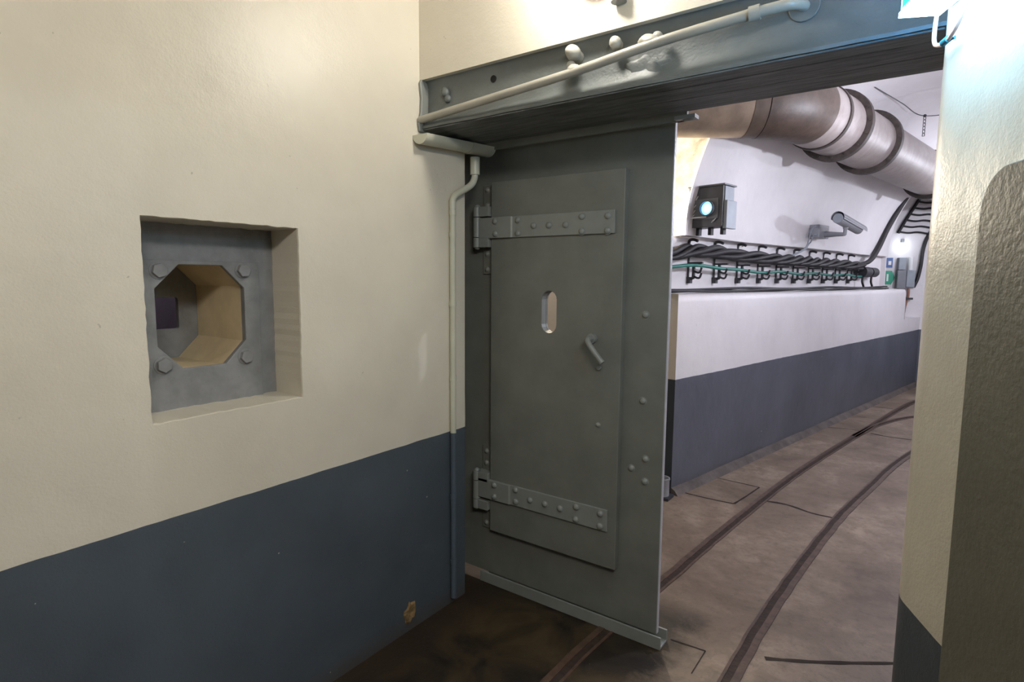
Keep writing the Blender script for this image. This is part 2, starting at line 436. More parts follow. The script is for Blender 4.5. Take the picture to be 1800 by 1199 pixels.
# wall past the notch
grid(bm, lambda s, z: TP(s, wob(s, 0, z, 0.01), z), frange(6.0, 6.98, 8), frange(0, 1.06, 6))
boxf(bm, lambda a, b, c: TP(a, b, c), (6.0, -0.6, 1.0), (6.97, 0, 1.06))
tag(W('wall_tunnel_low', bm, M_tun, smooth=True), kind='structure')
bm = nb()                       # end face of the low wall, toward the door
grid(bm, lambda n_, z: TP(0, n_, z), frange(-3.2, 0, 10), frange(0, 1.5, 8))
tag(W('wall_tunnel_end', bm, M_tend), kind='structure')
bm = nb()                       # recessed cable wall above the ledge
grid(bm, lambda s, z: TP(s, -0.2+wob(s, 1, z, 0.015), z), frange(0, 5.5, 40), frange(1.49, 1.935, 5))
boxf(bm, TP, (0, -3.2, 1.5), (0.02, -0.2, 1.935))
tag(W('wall_cable', bm, M_tun, smooth=True), kind='structure')
bm = nb()                       # vault springing past the signal box
K0 = 20
def vault(s, i):
    n_, z_ = arc[i]; jag = 0
    return TP(s, n_+wob(s, n_, z_, 0.02), z_+wob(s, z_, n_, 0.012))
SV = frange(0.27, 5.5, 46)
grid(bm, vault, SV, list(range(0, 24)))
# underside of the springing and the thick end facing the door
vs0 = [bm.verts.new(TP(s, arc[0][0]+wob(s, arc[0][0], arc[0][1], 0.02), arc[0][1]+wob(s, arc[0][1], arc[0][0], 0.012))) for s in SV]
vs1 = [bm.verts.new(TP(s, -0.26, 1.935)) for s in SV]
for i in range(len(SV)-1): bm.faces.new((vs0[i], vs0[i+1], vs1[i+1], vs1[i]))
tag(W('ceiling_tunnel_left', bm, M_tun, smooth=True), kind='structure')
bm = nb()
grid(bm, vault, frange(-1.3, 9.5, 60), list(range(23, 41)))
grid(bm, vault, frange(5.5, 9.5, 30), list(range(14, 24)))
grid(bm, lambda s, z: TP(s, 2.36, z), frange(-1.6, 6.3, 20), frange(0, 1.94, 5))
tag(W('ceiling_tunnel', bm, M_tun, smooth=True), kind='structure')
bm = nb()                       # rough end wall of the side passage
def pn(n_, z):                  # stay outside the vault at every height
    q = min(1.0, max(0.0, (z-1.94)/1.42)); return n_+(1.12-1.24*math.sqrt(max(0, 1-q*q))-0.06+0.16)*((n_+3.2)/3.04)
V = grid(bm, lambda n_, z: TP(1.35-0.12*max(0, noise.noise(Vector((n_*3, z*3, 1)))), pn(n_, z), z),
         frange(-3.2, -0.16, 60), frange(1.9, 3.5, 34))
for i in range(0, 23):
    a = arc[i]; b2 = arc[i+1]
    f = [bm.verts.new(TP(0.28, a[0]+wob(0.27, a[0], a[1], 0.02), a[1])), bm.verts.new(TP(0.28, b2[0]+wob(0.27, b2[0], b2[1], 0.02), b2[1])),
         bm.verts.new(TP(0.40, b2[0]-0.10, b2[1])), bm.verts.new(TP(0.40, a[0]-0.10, a[1]))]
    bm.faces.new(f)
tag(W('wall_passage', bm, M_bwall), kind='structure')
bm = nb(); box(bm, (-5, 2.2, 3.5), (6, 16, 3.6)); box(bm, (-5, 2.2, 0), (-4.9, 5, 3.5)); box(bm, (XL, YR, 2.6), (1.6, YR+0.02, 3.5))
tag(W('ceiling_passage', bm, M_bwall), kind='structure')
# far wall where the tunnel bends to the right
th2 = math.radians(58); T2 = T*math.cos(th2)+N*math.sin(th2); N2 = N*math.cos(th2)-T*math.sin(th2)
F0 = TP(6.6, -0.6, 0)
def FP(s, n_, z): return F0+T2*s+N2*n_+Vector((0, 0, z))
bm = nb()
FPROF = [(0, 1.0), (0, 1.5), (0, 2.0), (0.02, 2.2), (0.1, 2.5), (0.24, 2.8), (0.45, 3.1), (0.7, 3.35)]
grid(bm, lambda s, i: FP(s, FPROF[i][0], FPROF[i][1]), frange(-0.6, 6, 30), list(range(len(FPROF))))
grid(bm, lambda s, z: FP(s, 0, z), frange(0.70, 6, 20), frange(0, 1.0, 4))
boxf(bm, TP, (6.04, -0.6, 1.44), (6.42, -0.25, 1.5))
tag(W('wall_far', bm, M_tun, smooth=True), kind='structure')
bm = nb()                       # jamb between vault end and bend
boxf(bm, TP, (5.5, -0.6, 1.5), (5.53, -0.14, 3.4))
tag(W('wall_jamb', bm, M_tun), kind='structure')
bm = nb()                       # grout kerb along the foot of the low wall
prism(bm, [(0.0, 0), (0.0, 0.05), (0.03, 0.035), (0.06, 0)], lambda s, p, q: TP(s, p, q), 0.0, 6.95)
tag(W('baseboard_tunnel', bm, paint('kerb_grout', (0.10, 0.082, 0.074), 0.8, var=0.3)), kind='structure')

# ---- joints and plates in the floor
def strip(bm, pts, wd, z=0.0015):
    pts = [Vector((p[0], p[1], 0)) for p in pts]; pts = spline(pts, 5)
    L, Rr = [], []
    for i, p in enumerate(pts):
        t = (pts[min(i+1, len(pts)-1)]-pts[max(i-1, 0)]).normalized(); q = Vector((-t.y, t.x, 0))
        w_ = wd*(0.6+0.8*abs(noise.noise(p*7)))
        L.append(bm.verts.new(p+q*w_+Vector((0, 0, z)))); Rr.append(bm.verts.new(p-q*w_+Vector((0, 0, z))))
    for i in range(len(pts)-1): bm.faces.new((L[i], L[i+1], Rr[i+1], Rr[i]))
joints = [([(-0.882, 4.40), (-0.72, 4.42), (-0.55, 4.36), (-0.40, 4.36)], 0.014), ([(-1.476, 4.213), (-1.25, 4.20), (-1.032, 4.207)], 0.010),
          ([(-1.032, 4.207), (-1.0, 4.4), (-0.963, 4.674)], 0.010), ([(-0.963, 4.674), (-1.2, 4.69), (-1.41, 4.697)], 0.007),
          ([(-0.457, 2.511), (-0.3, 2.60), (-0.15, 2.70), (0.1, 2.88)], 0.012), ([(-0.80, 7.10), (-0.65, 7.15), (-0.504, 7.16)], 0.013),
          ([(-0.395, 7.098), (-0.2, 7.05), (0.1, 7.08)], 0.018), ([(-0.62, 8.68), (-0.258, 8.667)], 0.015),
          ([(-0.83, 2.40), (-0.678, 2.41)], 0.006), ([(-0.678, 2.41), (-0.679, 2.23)], 0.004)]
for i, (p, wd) in enumerate(joints):
    bm = nb(); strip(bm, p, wd*0.95); tag(W('trim_%d' % (i+2), bm, M_crack), kind='structure')

# ================================================================== RAILS
def rail(name, pts, label, side=1):
    root = thing(name, (pts[0][0], pts[0][1], 0), label, 'rail', 'narrow gauge rails in the floor')
    P = spline([Vector((x, y, 0)) for x, y in pts], 10)
    def sweep(o0, o1, z0, z1, nm, mat):
        bm = nb(); prev = None
        for i, p in enumerate(P):
            t = (P[min(i+1, len(P)-1)]-P[max(i-1, 0)]).normalized(); q = Vector((t.y, -t.x, 0))
            a = p+q*o0*side; b = p+q*o1*side
            jj = 0.004*noise.noise(p*9)
            r_ = [bm.verts.new((a.x+jj, a.y, z0)), bm.verts.new((a.x+jj, a.y, z1)), bm.verts.new((b.x+jj, b.y, z1)), bm.verts.new((b.x+jj, b.y, z0))]
            if prev:
                for k in range(4): bm.faces.new((prev[k], prev[(k+1) % 4], r_[(k+1) % 4], r_[k]))
            else: bm.faces.new(r_)
            prev = r_
        bm.faces.new(prev[::-1]); W(nm, bm, mat, root)
    sweep(-0.018, 0.012, 0.0005, 0.006, 'rail_head', M_rail)
    sweep(0.012, 0.042, 0.0003, 0.0025, 'flangeway', M_groove)
    sweep(0.042, 0.055, 0.0005, 0.005, 'guard_edge', M_rail)
    return root
Lr = [(-1.14, -2.5), (-1.137, 0.5), (-1.132, 1.84), (-1.115, 2.26), (-1.055, 2.87), (-1.0, 3.49), (-0.90, 4.45), (-0.79, 5.31), (-0.525, 6.9), (-0.09, 9.27), (0.244, 10.095), (0.913, 10.775)]
Rr_ = [(-0.54, -2.5), (-0.54, 0.5), (-0.53, 1.9), (-0.525, 2.28), (-0.505, 2.85), (-0.455, 3.53), (-0.375, 4.33), (-0.25, 5.16), (-0.05, 6.3), (0.412, 8.019), (1.054, 9.215), (1.753, 9.889)]
rail('track_rail', Lr, 'rusty sunken rail on the left, passing under the sliding door edge')
rail('track_rail', Rr_, 'rusty sunken rail on the right, nearer the cream pillar', -1)
rail('track_rail', [(-0.53, 6.85), (-0.47, 7.15), (-0.35, 7.65), (-0.07, 8.28), (0.593, 9.207)], 'short far rail branching off to the right at the points')

# ================================================================== EMBRASURE
XB = XL-ND
root = thing('embrasure_plate', (XB, OC[0], OC[1]), 'grey steel plate with octagonal opening and four bolts in the wall niche', 'steel plate')
bm = nb()
holed_plate(bm, [(NY0-0.03, NZ0-0.03), (NY1+0.02, NZ0-0.03), (NY1+0.02, NZ1+0.02), (NY0-0.03, NZ1+0.02)], octagon(0.151, 0.175, 0.073, 0.096),
            lambda y, z, s: Vector((XB-0.016*s, y, z)))
W('back_plate', bm, M_plate, root)
bm = nb()
holed_plate(bm, [(NY0-0.02, NZ0-0.02), (1.182, NZ0-0.02), (1.182, 1.650), (NY0-0.02, 1.650)], octagon(0.147, 0.170, 0.071, 0.092),
            lambda y, z, s: Vector((XB+0.001+0.014*(1-s), y, z)))
W('flange_plate', bm, M_plate, root, bevel=0.002)
for (y, z, a) in ((0.844, 1.617, 0.3), (1.121, 1.621, 0.1), (0.843, 1.315, 0.5), (1.119, 1.315, 0.2)):
    bm = nb(); x0 = XB+0.015
    def hx(t, p, q): return Vector((t, y+p, z+q))
    hexa = [(0.0235*math.cos(a+k*math.pi/3), 0.0235*math.sin(a+k*math.pi/3)) for k in range(6)]
    prism(bm, hexa, hx, x0, x0+0.017)
    circ = [(0.029*math.cos(k*math.pi/10), 0.029*math.sin(k*math.pi/10)) for k in range(20)]
    prism(bm, circ, hx, x0, x0+0.003)
    W('bolt', bm, M_plate, root, bevel=0.002)
root = thing('inner_shutter_plate', (-2.335, 1.0, 1.46), 'grey inner plate with small square window seen through the octagonal opening', 'steel plate')
bm = nb()
cyy, czz = 0.992, 1.459
sq = []
for (cx, cy, a0) in ((0.062, 0.052, 0), (-0.062, 0.052, 90), (-0.062, -0.052, 180), (0.062, -0.052, 270)):
    for k in range(5):
        a = math.radians(a0+22.5*k); sq.append((cyy+cx+0.008*math.cos(a), czz+cy+0.008*math.sin(a)))
holed_plate(bm, [(0.60, 1.15), (1.35, 1.15), (1.35, 1.8), (0.60, 1.8)], sq, lambda y, z, s: Vector((-2.335-0.02*s, y, z)))
W('shutter_plate', bm, M_plate, root)

# ================================================================== STEEL BEAM
beam = thing('lintel_beam', ((XL+0)/2, YF, 2.233), 'grey painted steel channel beam spanning above the doorway', 'steel beam')
bm = nb()
bp = [(YR, 2.233), (YF, 2.233), (YF-0.001, 2.243), (YF+0.012, 2.256), (YF+0.026, 2.275), (YF+0.036, 2.31), (YF+0.038, 2.36), (YF+0.038, 2.405), (YF+0.030, 2.426), (YF+0.022, 2.4325), (YR, 2.4325)]
X_ = frange(XL+0.001, -0.008, 60)
V = [[bm.verts.new((x, y+(0.002*noise.noise(Vector((x*9, y*9, z*9)))), z+0.002*noise.noise(Vector((x*7, 3, z*5))))) for (y, z) in bp] for x in X_]
for a, b in zip(V, V[1:]):
    for k in range(len(bp)): bm.faces.new((a[k], b[k], b[(k+1) % len(bp)], a[(k+1) % len(bp)]))
bm.faces.new(V[0]); bm.faces.new(V[-1][::-1])
M_beamm = M_beam
W('channel', bm, M_beam, beam, smooth=True)
# scuffed soffit boards, coloured darker to carry the shade under the beam
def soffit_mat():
    m, nt, b = nmat('worn_shaded_soffit')
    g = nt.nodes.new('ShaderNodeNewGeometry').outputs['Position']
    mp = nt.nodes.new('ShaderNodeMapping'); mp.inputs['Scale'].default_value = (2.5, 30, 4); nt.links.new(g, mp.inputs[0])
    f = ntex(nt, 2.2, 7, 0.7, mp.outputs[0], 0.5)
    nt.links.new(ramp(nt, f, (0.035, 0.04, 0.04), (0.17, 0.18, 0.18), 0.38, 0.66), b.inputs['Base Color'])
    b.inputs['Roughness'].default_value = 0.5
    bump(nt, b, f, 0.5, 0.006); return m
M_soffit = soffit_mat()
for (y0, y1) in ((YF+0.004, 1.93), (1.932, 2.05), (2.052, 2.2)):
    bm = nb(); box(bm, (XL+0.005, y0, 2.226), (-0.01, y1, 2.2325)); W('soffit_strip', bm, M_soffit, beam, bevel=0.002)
# bulged left end piece
bm = nb()
prism(bm, [(1.838, 2.22), (1.832, 2.25), (1.846, 2.30), (1.85, 2.36), (1.842, 2.42), (1.85, 2.436), (1.90, 2.436), (1.90, 2.22)],
      lambda x, y, z: Vector((x, y, z)), XL+0.0005, XL+0.014)
W('end_flange', bm, M_steel2, beam, bevel=0.004)
def nut(bm, x, z, r, l, y0=YF+0.038):
    dome(bm, (x, y0+0.002, z), (0, -1, 0), r*1.0, l, 14, 5)
bm = nb(); sphere(bm, (-1.700, YF+0.026, 2.372), 0.018, (1, 0.9, 1.2), jit=0.5); sphere(bm, (-1.69, YF+0.03, 2.345), 0.016, (1, .8, 1.1), jit=0.5); W('bolt_head', bm, M_beam, beam, smooth=True)
bm = nb(); sphere(bm, (-1.068, YF-0.01, 2.388), 0.027, (1, 1.2, 1), jit=0.3); tube(bm, [(-1.068, YF+0.04, 2.385), (-1.068, YF-0.02, 2.387)], 0.02); W('bolt_head', bm, M_pipegrey, beam, smooth=True)
bm = nb(); sphere(bm, (-0.915, YF+0.008, 2.392), 0.021, (1, 1.1, 1.1), jit=0.3); tube(bm, [(-0.915, YF+0.04, 2.392), (-0.915, YF, 2.392)], 0.017); W('bolt_head', bm, M_pipegrey, beam, smooth=True)
bm = nb(); tube(bm, [(-1.450, YF+0.0375, 2.382), (-1.450, YF+0.034, 2.382)], 0.0135, 16)
W('bolt_hole', bm, paint('hole_black', (0.006, 0.005, 0.005), 0.9), beam)
bm = nb(); tube(bm, [(-0.16, YF+0.04, 2.415), (-0.16, YF+0.028, 2.415)], 0.02); W('bolt_head', bm, M_beam, beam, bevel=0.002)

root = thing('conduit_pipe', (-1.1, 1.83, 2.31), 'long grey painted conduit sloping along the face of the lintel beam', 'pipe')
bm = nb()
pts = spline([(-1.81, 1.845, 2.268), (-1.45, 1.838, 2.290), (-1.074, 1.828, 2.313), (-0.763, 1.825, 2.345), (-0.503, 1.826, 2.361), (-0.38, 1.835, 2.368), (-0.345, 1.865, 2.372), (-0.34, 1.892, 2.373)], 8)
tube(bm, pts, 0.0155, 16, jitter=0.02); W('pipe_run', bm, M_pipegrey, root, smooth=True)
bm = nb(); sphere(bm, (-1.06, 1.832, 2.325), 0.022, (1.3, .9, .9), jit=0.5); sphere(bm, (-1.075, 1.84, 2.345), 0.016, jit=0.4); W('clamp', bm, M_pipegrey, root, smooth=True)
bm = nb(); sphere(bm, (-0.785, 1.835, 2.362), 0.026, (1.4, .9, .9), jit=0.7); sphere(bm, (-0.765, 1.85, 2.375), 0.017, jit=0.5); W('clamp', bm, M_pipegrey, root, smooth=True)
bm = nb(); tube(bm, [(-0.475, 1.8262, 2.3625), (-0.445, 1.828, 2.3645)], 0.021, 16); W('coupling', bm, M_pipegrey, root, smooth=True, bevel=0.003)
bm = nb(); tube(bm, [(-0.34, 1.882, 2.373), (-0.34, 1.8895, 2.373)], 0.042, 20); W('wall_flange', bm, M_beam, root, bevel=0.003)
# mortar lump under the pipe
bm = nb(); sphere(bm, (-0.80, YF+0.034, 2.30), 0.05, (1.4, 0.14, 0.7), jit=0.9); tag(W('paint_lump', bm, M_beam, smooth=True), 'grey lump of thick paint on the beam below the conduit clamp', 'paint lump')

# ================================================================== LAMP ABOVE THE BEAM
lamp = thing('bulkhead_lamp', (-1.02, YF, 2.63), 'bright round bulkhead lamp on the cream wall above the beam', 'lamp')
bm = nb(); tube(bm, [(-0.97, YF-0.001, 2.66), (-0.97, YF-0.07, 2.66)], 0.085, 28); W('lamp_base', bm, M_steel2, lamp, bevel=0.006)
bm = nb(); sphere(bm, (-0.98, YF-0.13, 2.67), 0.062, (1, 1.0, 0.9), u=24, v=16); W('lamp_glass', bm, M_bulb, lamp, smooth=True)
bm = nb(); tube(bm, [(-0.89, YF-0.02, 2.80), (-0.89, YF-0.02, 2.55), ], 0.016); tube(bm, [(-0.89, YF-0.02, 2.505), (-0.89, YF-0.02, 2.55)], 0.026); W('cable_gland', bm, M_steel2, lamp, smooth=True)
# added, unseen housing for the room fill light behind the viewer
fillc = thing('fill_fixture', (0.75, -0.35, 2.95), 'added long white housing of the fill light, unseen behind the viewpoint', 'lamp')
bm = nb(); box(bm, (0.25, -0.55, 2.90), (1.25, -0.15, 3.1)); W('fixture_body', bm, M_white, fillc, bevel=0.01)

# ================================================================== EXIT SIGN ON THE PILLAR
ex = thing('exit_sign', PP(0.2, 0.05, 2.16), 'glowing white and green emergency exit box high on the pillar', 'sign')
bm = nb(); boxf(bm, PP, (0.012, 0.002, 2.163), (0.36, 0.085, 2.33)); W('sign_housing', bm, M_white, ex, bevel=0.004)
bm = nb(); boxf(bm, PP, (0.016, 0.086, 2.170), (0.356, 0.094, 2.326)); W('sign_panel', bm, M_exitg, ex)
bm = nb(); boxf(bm, PP, (0.010, 0.02, 2.152), (0.34, 0.097, 2.162)); W('light_diffuser', bm, M_exitw, ex)
bm = nb(); boxf(bm, PP, (0.002, 0.02, 2.165), (0.011, 0.09, 2.32)); W('end_diffuser', bm, M_exitend, ex)
cb = thing('sign_cable', PP(0.0, 0.015, 2.12), 'pale pink cable looping below the exit sign with a teal tie', 'cable')
bm = nb()
tube(bm, spline([PP(-0.004, 0.018, 2.165), PP(-0.004, 0.020, 2.13), PP(-0.002, 0.020, 2.104), PP(0.012, 0.020, 2.092), PP(0.045, 0.020, 2.086), PP(0.085, 0.022, 2.10), PP(0.11, 0.022, 2.13), PP(0.125, 0.022, 2.165)], 8), 0.0042, 10)
W('cable_run', bm, M_pink, cb, smooth=True)
bm = nb(); tube(bm, [PP(0.035, 0.020, 2.0875), PP(0.055, 0.020, 2.089)], 0.0072, 10); tube(bm, [PP(0.05, 0.02, 2.09), PP(0.062, 0.012, 2.088)], 0.004, 8)
W('cable_tie', bm, M_tie, cb, smooth=True)

# ================================================================== DOOR LEAF ON THE PILLAR (right edge)
d2 = thing('door_2', PP(0.6, 0, 0), 'dark grey steel door leaf with rounded corner folded against the cream pillar', 'door', kind='structure')
bm = nb()
u0, u1, z0, z1, rc = 0.214, 1.0, 0.02, 1.800, 0.075
prof2 = [(u0+0.012, z0), (u1, z0), (u1, z1)]
for k in range(11):
    a = math.radians(90+9*k); prof2.append((u0+rc+rc*math.cos(a), z1-rc+rc*math.sin(a)))
prism(bm, prof2, lambda t, u, z: PP(u, t, z), 0.002, 0.020)
W('leaf', bm, M_door2, d2, bevel=0.003)

# ================================================================== SLIDING DOOR
YD = 2.330
door = thing('door_1', (-1.35, YD, 0.06), 'grey green armoured sliding door with bolted hatch and strap hinges', 'door', kind='structure')
def stadium(cx, cz, hw, hh, k=8):
    out = []
    for i in range(k+1): a = math.pi*i/k; out.append((cx+hw*math.cos(a), cz+hh-hw+hw*math.sin(a)))
    for i in range(k+1): a = math.pi+math.pi*i/k; out.append((cx+hw*math.cos(a), cz-hh+hw+hw*math.sin(a)))
    return out
slot = stadium(-1.428, 1.447, 0.040, 0.098)
bm = nb()
holed_plate(bm, [(-2.2, 0.045), (-0.872, 0.045), (-0.872, 2.262), (-2.2, 2.262)], slot, lambda x, z, s: Vector((x, YD+0.014*s, z)))
W('leaf', bm, M_steel, door)
bm = nb(); box(bm, (-0.8719, YD-0.001, 0.05), (-0.868, YD+0.018, 2.26)); W('edge_strip', bm, paint('lit_edge', (0.42, 0.42, 0.46), 0.3, bs=0.6, bscale=60, bd=0.004), door)  # lighter colour stands in for light caught on the leaf edge
# hatch
bm = nb()
HX0, HX1, HZ0, HZ1 = -1.770, -1.061, 0.298, 2.066
holed_plate(bm, [(HX0, HZ0), (HX1, HZ0), (HX1, HZ1), (HX0, HZ1)], slot, lambda x, z, s: Vector((x, YD-0.040+0.039*s, z)))
hatch = W('hatch', bm, M_steel, door, bevel=0.003)
hatch['label'] = 'raised inner hatch with oval peephole'
YH = YD-0.040
rivx = {}
def rivet(parent, x, z, y, r=0.0155, h=0.012):
    if (r, h) not in rivx:
        bm = nb(); dome(bm, (0, 0, 0), (0, -1, 0), r, h, 14, 4); tube(bm, [(0, 0.001, 0), (0, -0.0012, 0)], r*1.18, 14)
        o = link('rivet', bm, M_steel2, smooth=True); rivx[(r, h)] = o
    else:
        o = rivx[(r, h)].copy(); col.objects.link(o)
    o.parent = parent
    off = Vector((0, 0, 0)); p = parent
    while p: off += p.location; p = p.parent
    o.location = Vector((x, y, z))-off
    return o
upr = [(-1.731, 1.876), (-1.728, 1.816), (-1.601, 1.876), (-1.6, 1.814), (-1.511, 1.846), (-1.427, 1.844), (-1.339, 1.842), (-1.257, 1.874), (-1.256, 1.809), (-1.132, 1.871), (-1.132, 1.808)]
lwr = [(-1.729, 0.554), (-1.728, 0.493), (-1.599, 0.556), (-1.598, 0.495), (-1.512, 0.524), (-1.427, 0.525), (-1.342, 0.523), (-1.256, 0.552), (-1.257, 0.492), (-1.133, 0.55), (-1.132, 0.491)]
def strap(zc, hh, riv, lab):
    o = nb(); y0, y1 = YH-0.012, YH-0.0003
    # cranked bar: thicker toward the knuckle, thin after the step
    prism(o, [(-1.835, YH-0.018), (-1.640, YH-0.018), (-1.632, y0), (-1.100, y0), (-1.100, y1), (-1.775, y1), (-1.80, YH+0.010), (-1.835, YH+0.010)],
          lambda z, x, y: Vector((x, y, z)), zc-hh, zc+hh)
    s = W('strap_hinge', o, M_steel2, door, bevel=0.002); s['label'] = lab
    for i, (x, z) in enumerate(riv):
        rivet(s, x, z, (YH-0.018 if x < -1.64 else y0))
    return s
st1 = strap(1.846, 0.050, upr, 'upper strap hinge with eleven rivets')
st2 = strap(0.522, 0.050, lwr, 'lower strap hinge with eleven rivets')
def knuckle(zc):
    xk, yk = -1.852, YH-0.006
    root = nb()
    tube(root, [(xk, yk, zc-0.048), (xk, yk, zc+0.048)], 0.021, 20)
    a = W('hinge_knuckle', root, M_steel2, door, smooth=True, bevel=0.002)
    for sgn in (-1, 1):
        b_ = nb(); zz = zc+sgn*0.075
        tube(b_, [(xk, yk, zz-0.024), (xk, yk, zz+0.024)], 0.021, 20)
        box(b_, (xk, YH-0.018, zz-0.024), (-1.774, YD-0.0005, zz+0.024))
        W('hinge_lug', b_, M_steel2, a, bevel=0.002)
    b_ = nb(); dome(b_, (xk, yk, zc+0.1), (0, 0, 1), 0.016, 0.014); dome(b_, (xk, yk, zc-0.1), (0, 0, -1), 0.014, 0.01); W('hinge_pin', b_, M_steel2, a, smooth=True)
knuckle(1.852); knuckle(0.505)
for (za, zb, rz) in ((1.622, 2.062, (2.035, 1.960, 1.722, 1.645)), (0.290, 0.735, (0.705, 0.642, 0.391, 0.318))):
    bm = nb(); box(bm, (-1.842, YD-0.009, za), (-1.772, YD-0.0005, zb)); o = W('hinge_backing_plate', bm, M_steel, door, bevel=0.002)
    for z in rz: rivet(o, -1.815, z, YD-0.009, 0.0135, 0.011)
for (x, z) in ((-0.969, 1.452), (-0.969, 1.08), (-0.948, 0.826), (-1.012, 0.773), (-0.947, 0.725)): rivet(door, x, z, YD, 0.0155, 0.012)
rivet(hatch, -1.160, 0.952, YH, 0.011, 0.009); 
bm = nb(); tube(bm, [(-1.160, YH, 1.212), (-1.160, YH-0.012, 1.212)], 0.011, 14); W('lock_stud', bm, M_steel2, hatch, bevel=0.002)
bm = nb()
tube(bm, [(-1.196, YH, 1.340), (-1.196, YH-0.018, 1.340)], 0.022, 18)
tube(bm, spline([(-1.196, YH-0.012, 1.340), (-1.196, YH-0.045, 1.338), (-1.190, YH-0.058, 1.328), (-1.165, YH-0.060, 1.295), (-1.118, YH-0.058, 1.242)], 6), [0.013]*24+[0.0135], 14)
W('handle', bm, M_steel2, hatch, smooth=True)

# guide channel on the floor
ch = thing('floor_channel', (-1.35, 2.33, 0), 'grey steel U channel on the floor guiding the sliding door', 'guide rail')
bm = nb()
prism(bm, [(2.292, 0.002), (2.292, 0.058), (2.302, 0.058), (2.302, 0.012), (2.366, 0.012), (2.366, 0.058), (2.376, 0.058), (2.376, 0.002)],
      lambda x, y, z: Vector((x, y, z)), -1.835, -0.838)
W('channel', bm, M_steel2, ch, bevel=0.0015)
bm = nb(); box(bm, (-1.80, 2.376, 0.0), (-0.86, 2.386, 0.03)); W('rear_lip', bm, M_steel, ch)
# top rail
tr = thing('top_rail', (-1.35, 2.27, 2.25), 'grey steel top rail the sliding door hangs from, under the beam', 'guide rail')
bm = nb()
prism(bm, [(2.262, 2.212), (2.262, 2.290), (2.360, 2.290), (2.360, 2.282), (2.280, 2.282), (2.280, 2.212)], lambda x, y, z: Vector((x, y, z)), -2.05, -0.80)
W('rail_angle', bm, M_steel, tr, bevel=0.0015)
bm = nb(); box(bm, (-0.84, 2.235, 2.212), (-0.76, 2.28, 2.226)); sphere(bm, (-0.80, 2.25, 2.214), 0.014, (2, 1, .6), jit=0.7); W('end_stop', bm, M_steel2, tr)

# ================================================================== GUTTER AND DOWNPIPE
gt = thing('gutter_downpipe', (-1.76, 2.0, 2.0), 'cream plastic gutter with downpipe on the left wall beside the sliding door', 'drainpipe')
gx = -1.775
bm = nb()
prev = None
gp = []
for k in range(13):
    a = math.pi+math.pi*k/12; gp.append((0.042*math.cos(a), 0.040*math.sin(a)))
inner = [(p*0.93, q*0.93) for p, q in gp[::-1]]
sec = gp+inner
def gz(y): return 2.198+0.028*(y-1.80)/0.48
def gsec(y0, y1, k=1.0):
    bm = nb(); A = [bm.verts.new((gx+p*k, y0, gz(y0)+q*k)) for p, q in sec]; B = [bm.verts.new((gx+p*k, y1, gz(y1)+q*k)) for p, q in sec]
    n = len(sec)
    for i in range(n): bm.faces.new((A[i], B[i], B[(i+1) % n], A[(i+1) % n]))
    for L in (A, B):
        for i in range(12): bm.faces.new((L[i], L[i+1], L[n-2-i], L[n-1-i]))
    return bm
W('gutter', gsec(1.812, 2.12), M_pvc, gt, smooth=True)
W('gutter_outlet', gsec(2.11, 2.275, 1.08), M_pvc, gt, smooth=True)
bm = nb(); A = [bm.verts.new((gx+p, 1.812, gz(1.81)+q)) for p, q in gp]; B = [bm.verts.new((gx+p, 1.807, gz(1.81)+q)) for p, q in gp]
bm.faces.new(A); bm.faces.new(B[::-1])
for i in range(13): bm.faces.new((A[i], A[(i+1) % 13], B[(i+1) % 13], B[i]))
W('end_cap', bm, M_pvc, gt)
px_ = -1.800
bm = nb(); tube(bm, [(gx, 2.171, 2.165), (gx, 2.171, 2.085)], 0.0225, 20); W('outlet_socket', bm, M_pvc, gt, smooth=True)
bm = nb(); tube(bm, spline([(gx, 2.171, 2.10), (gx-0.002, 2.168, 2.065), (gx-0.005, 2.14, 2.03), (px_+0.004, 2.065, 1.985), (px_, 2.042, 1.955), (px_, 2.040, 1.915)], 6), 0.0155, 20); W('swan_neck', bm, M_pvc, gt, smooth=True)
bm = nb(); tube(bm, [(px_, 2.040, 1.93), (px_, 2.040, 0.865)], 0.0138, 20); W('downpipe', bm, M_pvc, gt, smooth=True)
bm = nb(); tube(bm, [(px_, 2.040, 0.866), (px_, 2.040, 0.035)], 0.0138, 20); o = W('downpipe', bm, M_pvcblue, gt, smooth=True); o['label'] = 'lower length painted blue grey'
for z in (1.945, 1.90, 1.80, 1.48, 1.13):
    bm = nb(); tube(bm, [(px_, 2.04, z-0.012), (px_, 2.04, z+0.012)], 0.0160, 20)
    if z in (1.80, 1.48): box(bm, (XL, 2.032, z-0.008), (px_, 2.048, z+0.008))
    W('pipe_collar', bm, M_pvc, gt, smooth=True)
for z in (0.55, 0.22):
    bm = nb(); tube(bm, [(px_, 2.04, z-0.012), (px_, 2.04, z+0.012)], 0.0160, 20); box(bm, (XL, 2.032, z-0.008), (px_, 2.048, z+0.008)); W('pipe_collar', bm, M_pvcblue, gt, smooth=True)

# chipped plaster at the foot of the left wall
bm = nb()
c = (XL+0.002, 1.76, 0.085); pts = []
for k in range(18):
    a = 2*math.pi*k/18; r = 0.040*(1+0.7*noise.noise(Vector((math.cos(a)*3, math.sin(a)*3, 2.3))))
    pts.append((c[1]+r*math.cos(a)*0.8, c[2]+r*math.sin(a)*1.25))
outer = [bm.verts.new((XL+0.001, y, z)) for y, z in pts]; mid = [bm.verts.new((XL+0.008, c[1]+(y-c[1])*0.8, c[2]+(z-c[2])*0.8)) for y, z in pts]
ce = bm.verts.new((XL+0.003, c[1], c[2]))
for i in range(18):
    j = (i+1) % 18; bm.faces.new((outer[i], outer[j], mid[j], mid[i])); bm.faces.new((mid[i], mid[j], ce))
tag(W('trim_20', bm, M_chip), kind='structure')

